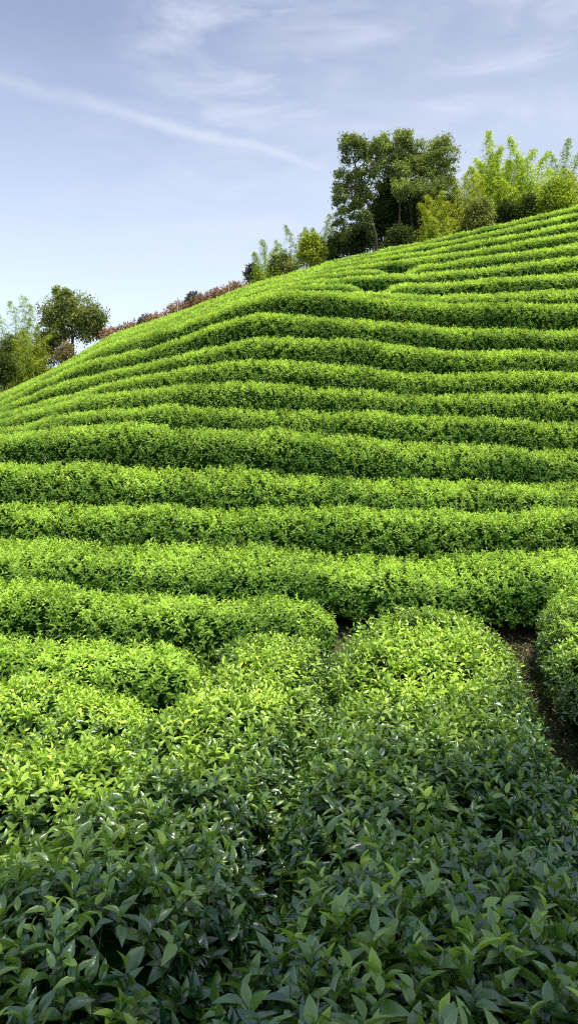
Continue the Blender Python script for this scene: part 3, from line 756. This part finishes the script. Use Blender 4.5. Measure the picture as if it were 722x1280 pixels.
# ------------------------------------------------------------------ sky
w = bpy.data.worlds.new('World'); scene.world = w; w.use_nodes = True
nt = w.node_tree; N = nt.nodes; L = nt.links; N.clear()
out = N.new('ShaderNodeOutputWorld'); bg = N.new('ShaderNodeBackground'); L.new(bg.outputs[0], out.inputs[0])
sky = N.new('ShaderNodeTexSky'); sky.sky_type = 'NISHITA'; sky.sun_disc = False
sky.sun_elevation = math.asin(SUN[2]); sky.sun_rotation = math.atan2(SUN[0], SUN[1])
sky.altitude = 800; sky.air_density = 1.0; sky.dust_density = 1.6; sky.ozone_density = 1.5
bg.inputs[1].default_value = 0.15
tc = N.new('ShaderNodeTexCoord')
def math_node(op, a, b=None, clamp=False):
    m = N.new('ShaderNodeMath'); m.operation = op; m.use_clamp = clamp
    for i, v in enumerate((a, b)):
        if v is None: continue
        if isinstance(v, (int, float)): m.inputs[i].default_value = v
        else: L.new(v, m.inputs[i])
    return m.outputs[0]
def dot_node(vec):
    v = N.new('ShaderNodeVectorMath'); v.operation = 'DOT_PRODUCT'; L.new(tc.outputs['Generated'], v.inputs[0]); v.inputs[1].default_value = vec
    return v.outputs['Value']
def noise(scale, sx, sy, sz, detail=6, rot=(0, 0, 0), rough=.55, dist=0.0):
    mp = N.new('ShaderNodeMapping'); mp.inputs['Scale'].default_value = (sx, sy, sz); mp.inputs['Rotation'].default_value = rot
    L.new(tc.outputs['Generated'], mp.inputs['Vector'])
    n = N.new('ShaderNodeTexNoise'); n.inputs['Scale'].default_value = scale; n.inputs['Detail'].default_value = detail
    n.inputs['Roughness'].default_value = rough; n.inputs['Distortion'].default_value = dist
    L.new(mp.outputs[0], n.inputs['Vector']); return n.outputs['Fac']
def mapr(v, a, b, c, d, smooth=True):
    m = N.new('ShaderNodeMapRange'); m.interpolation_type = 'SMOOTHSTEP' if smooth else 'LINEAR'
    L.new(v, m.inputs[0]); m.inputs[1].default_value = a; m.inputs[2].default_value = b; m.inputs[3].default_value = c; m.inputs[4].default_value = d
    return m.outputs[0]
def dirv(px, py): return norm(np.array([(px - CX) / F, 1.0, (CY - py) / F]))
def blob(px, py, r0, r1):       # soft patch around a sky direction
    return mapr(dot_node(tuple(dirv(px, py))), math.cos(r1), math.cos(r0), 0, 1)
# contrail: a great circle across the sky, ragged by noise
na = norm(np.cross(dirv(0, 100), dirv(410, 211)))
dd = dot_node(tuple(na))
rag = math_node('MULTIPLY', math_node('SUBTRACT', noise(14, 1, 1, 1, 5), .5), .022)
dd = math_node('ABSOLUTE', math_node('ADD', dd, rag))
trail = mapr(dd, 0.000, 0.013, .68, 0)
mid = dirv(230, 165)
trail = math_node('MULTIPLY', trail, mapr(dot_node((1, 0, 0)), 0.035, 0.062, 1, 0))
trail = math_node('MULTIPLY', trail, mapr(dot_node((1, 0, 0)), -0.30, -0.10, 0.45, 1))
trail = math_node('MULTIPLY', trail, mapr(noise(22, 1, 1, 1, 5), .3, .62, .5, .88))
# thin cirrus
cir = mapr(noise(3.2, 1.0, 1.0, 3.2, 8, (0.2, 0.35, 0.0), .6, .6), .48, .85, 0, .30)
w1 = math_node('MULTIPLY', blob(310, 55, .02, .17), mapr(noise(7, 1, 1, 3, 7, (0, .12, 0), .6, .5), .37, .68, 0, .58))
w2 = math_node('MULTIPLY', blob(690, 100, .02, .42), mapr(noise(5, 1, 1, 4, 7, (0, -.1, 0), .6, .5), .34, .70, 0.2, .65))
w3 = math_node('MULTIPLY', blob(330, 280, .02, .30), mapr(noise(5, 1, 1, 4, 7, (0, .1, 0), .6, .4), .36, .72, 0.0, .5))
tot = math_node('MAXIMUM', math_node('MAXIMUM', trail, cir), math_node('MAXIMUM', w1, math_node('MAXIMUM', w2, w3)))
# a milky veil, thicker low down
veil = mapr(dot_node((0, 0, 1)), 0.05, 0.60, .70, .55, False)
m1 = N.new('ShaderNodeMix'); m1.data_type = 'RGBA'; L.new(veil, m1.inputs[0]); L.new(sky.outputs[0], m1.inputs[6])
vc = N.new('ShaderNodeMix'); vc.data_type = 'RGBA'
L.new(mapr(dot_node((0, 0, 1)), 0.24, 0.52, 0, 1, False), vc.inputs[0])
vc.inputs[6].default_value = (7.8, 8.9, 10.6, 1); vc.inputs[7].default_value = (3.2, 3.7, 5.3, 1)
L.new(vc.outputs[2], m1.inputs[7])
m2 = N.new('ShaderNodeMix'); m2.data_type = 'RGBA'; L.new(tot, m2.inputs[0]); L.new(m1.outputs[2], m2.inputs[6]); m2.inputs[7].default_value = (5.5, 5.9, 6.8, 1)
L.new(m2.outputs[2], bg.inputs[0])

# ------------------------------------------------------------------ camera and render settings
cam = bpy.data.cameras.new('camera'); co = bpy.data.objects.new('camera', cam); COL.objects.link(co)
co.location = (0, 0, EYE); co.rotation_euler = (math.radians(90), 0, 0)
cam.sensor_fit = 'VERTICAL'; cam.sensor_height = 36; cam.lens = 18 / (640 / F)
cam.clip_start = 0.05; cam.clip_end = 3000
scene.camera = co
scene.view_settings.view_transform = 'Standard'; scene.view_settings.look = 'None'
scene.view_settings.exposure = 0; scene.view_settings.gamma = 1
scene.render.engine = 'CYCLES'
scene.cycles.use_denoising = False; scene.cycles.filter_width = 1.15
scene.cycles.max_bounces = 7; scene.cycles.diffuse_bounces = 3; scene.cycles.transmission_bounces = 5
scene.render.film_transparent = False
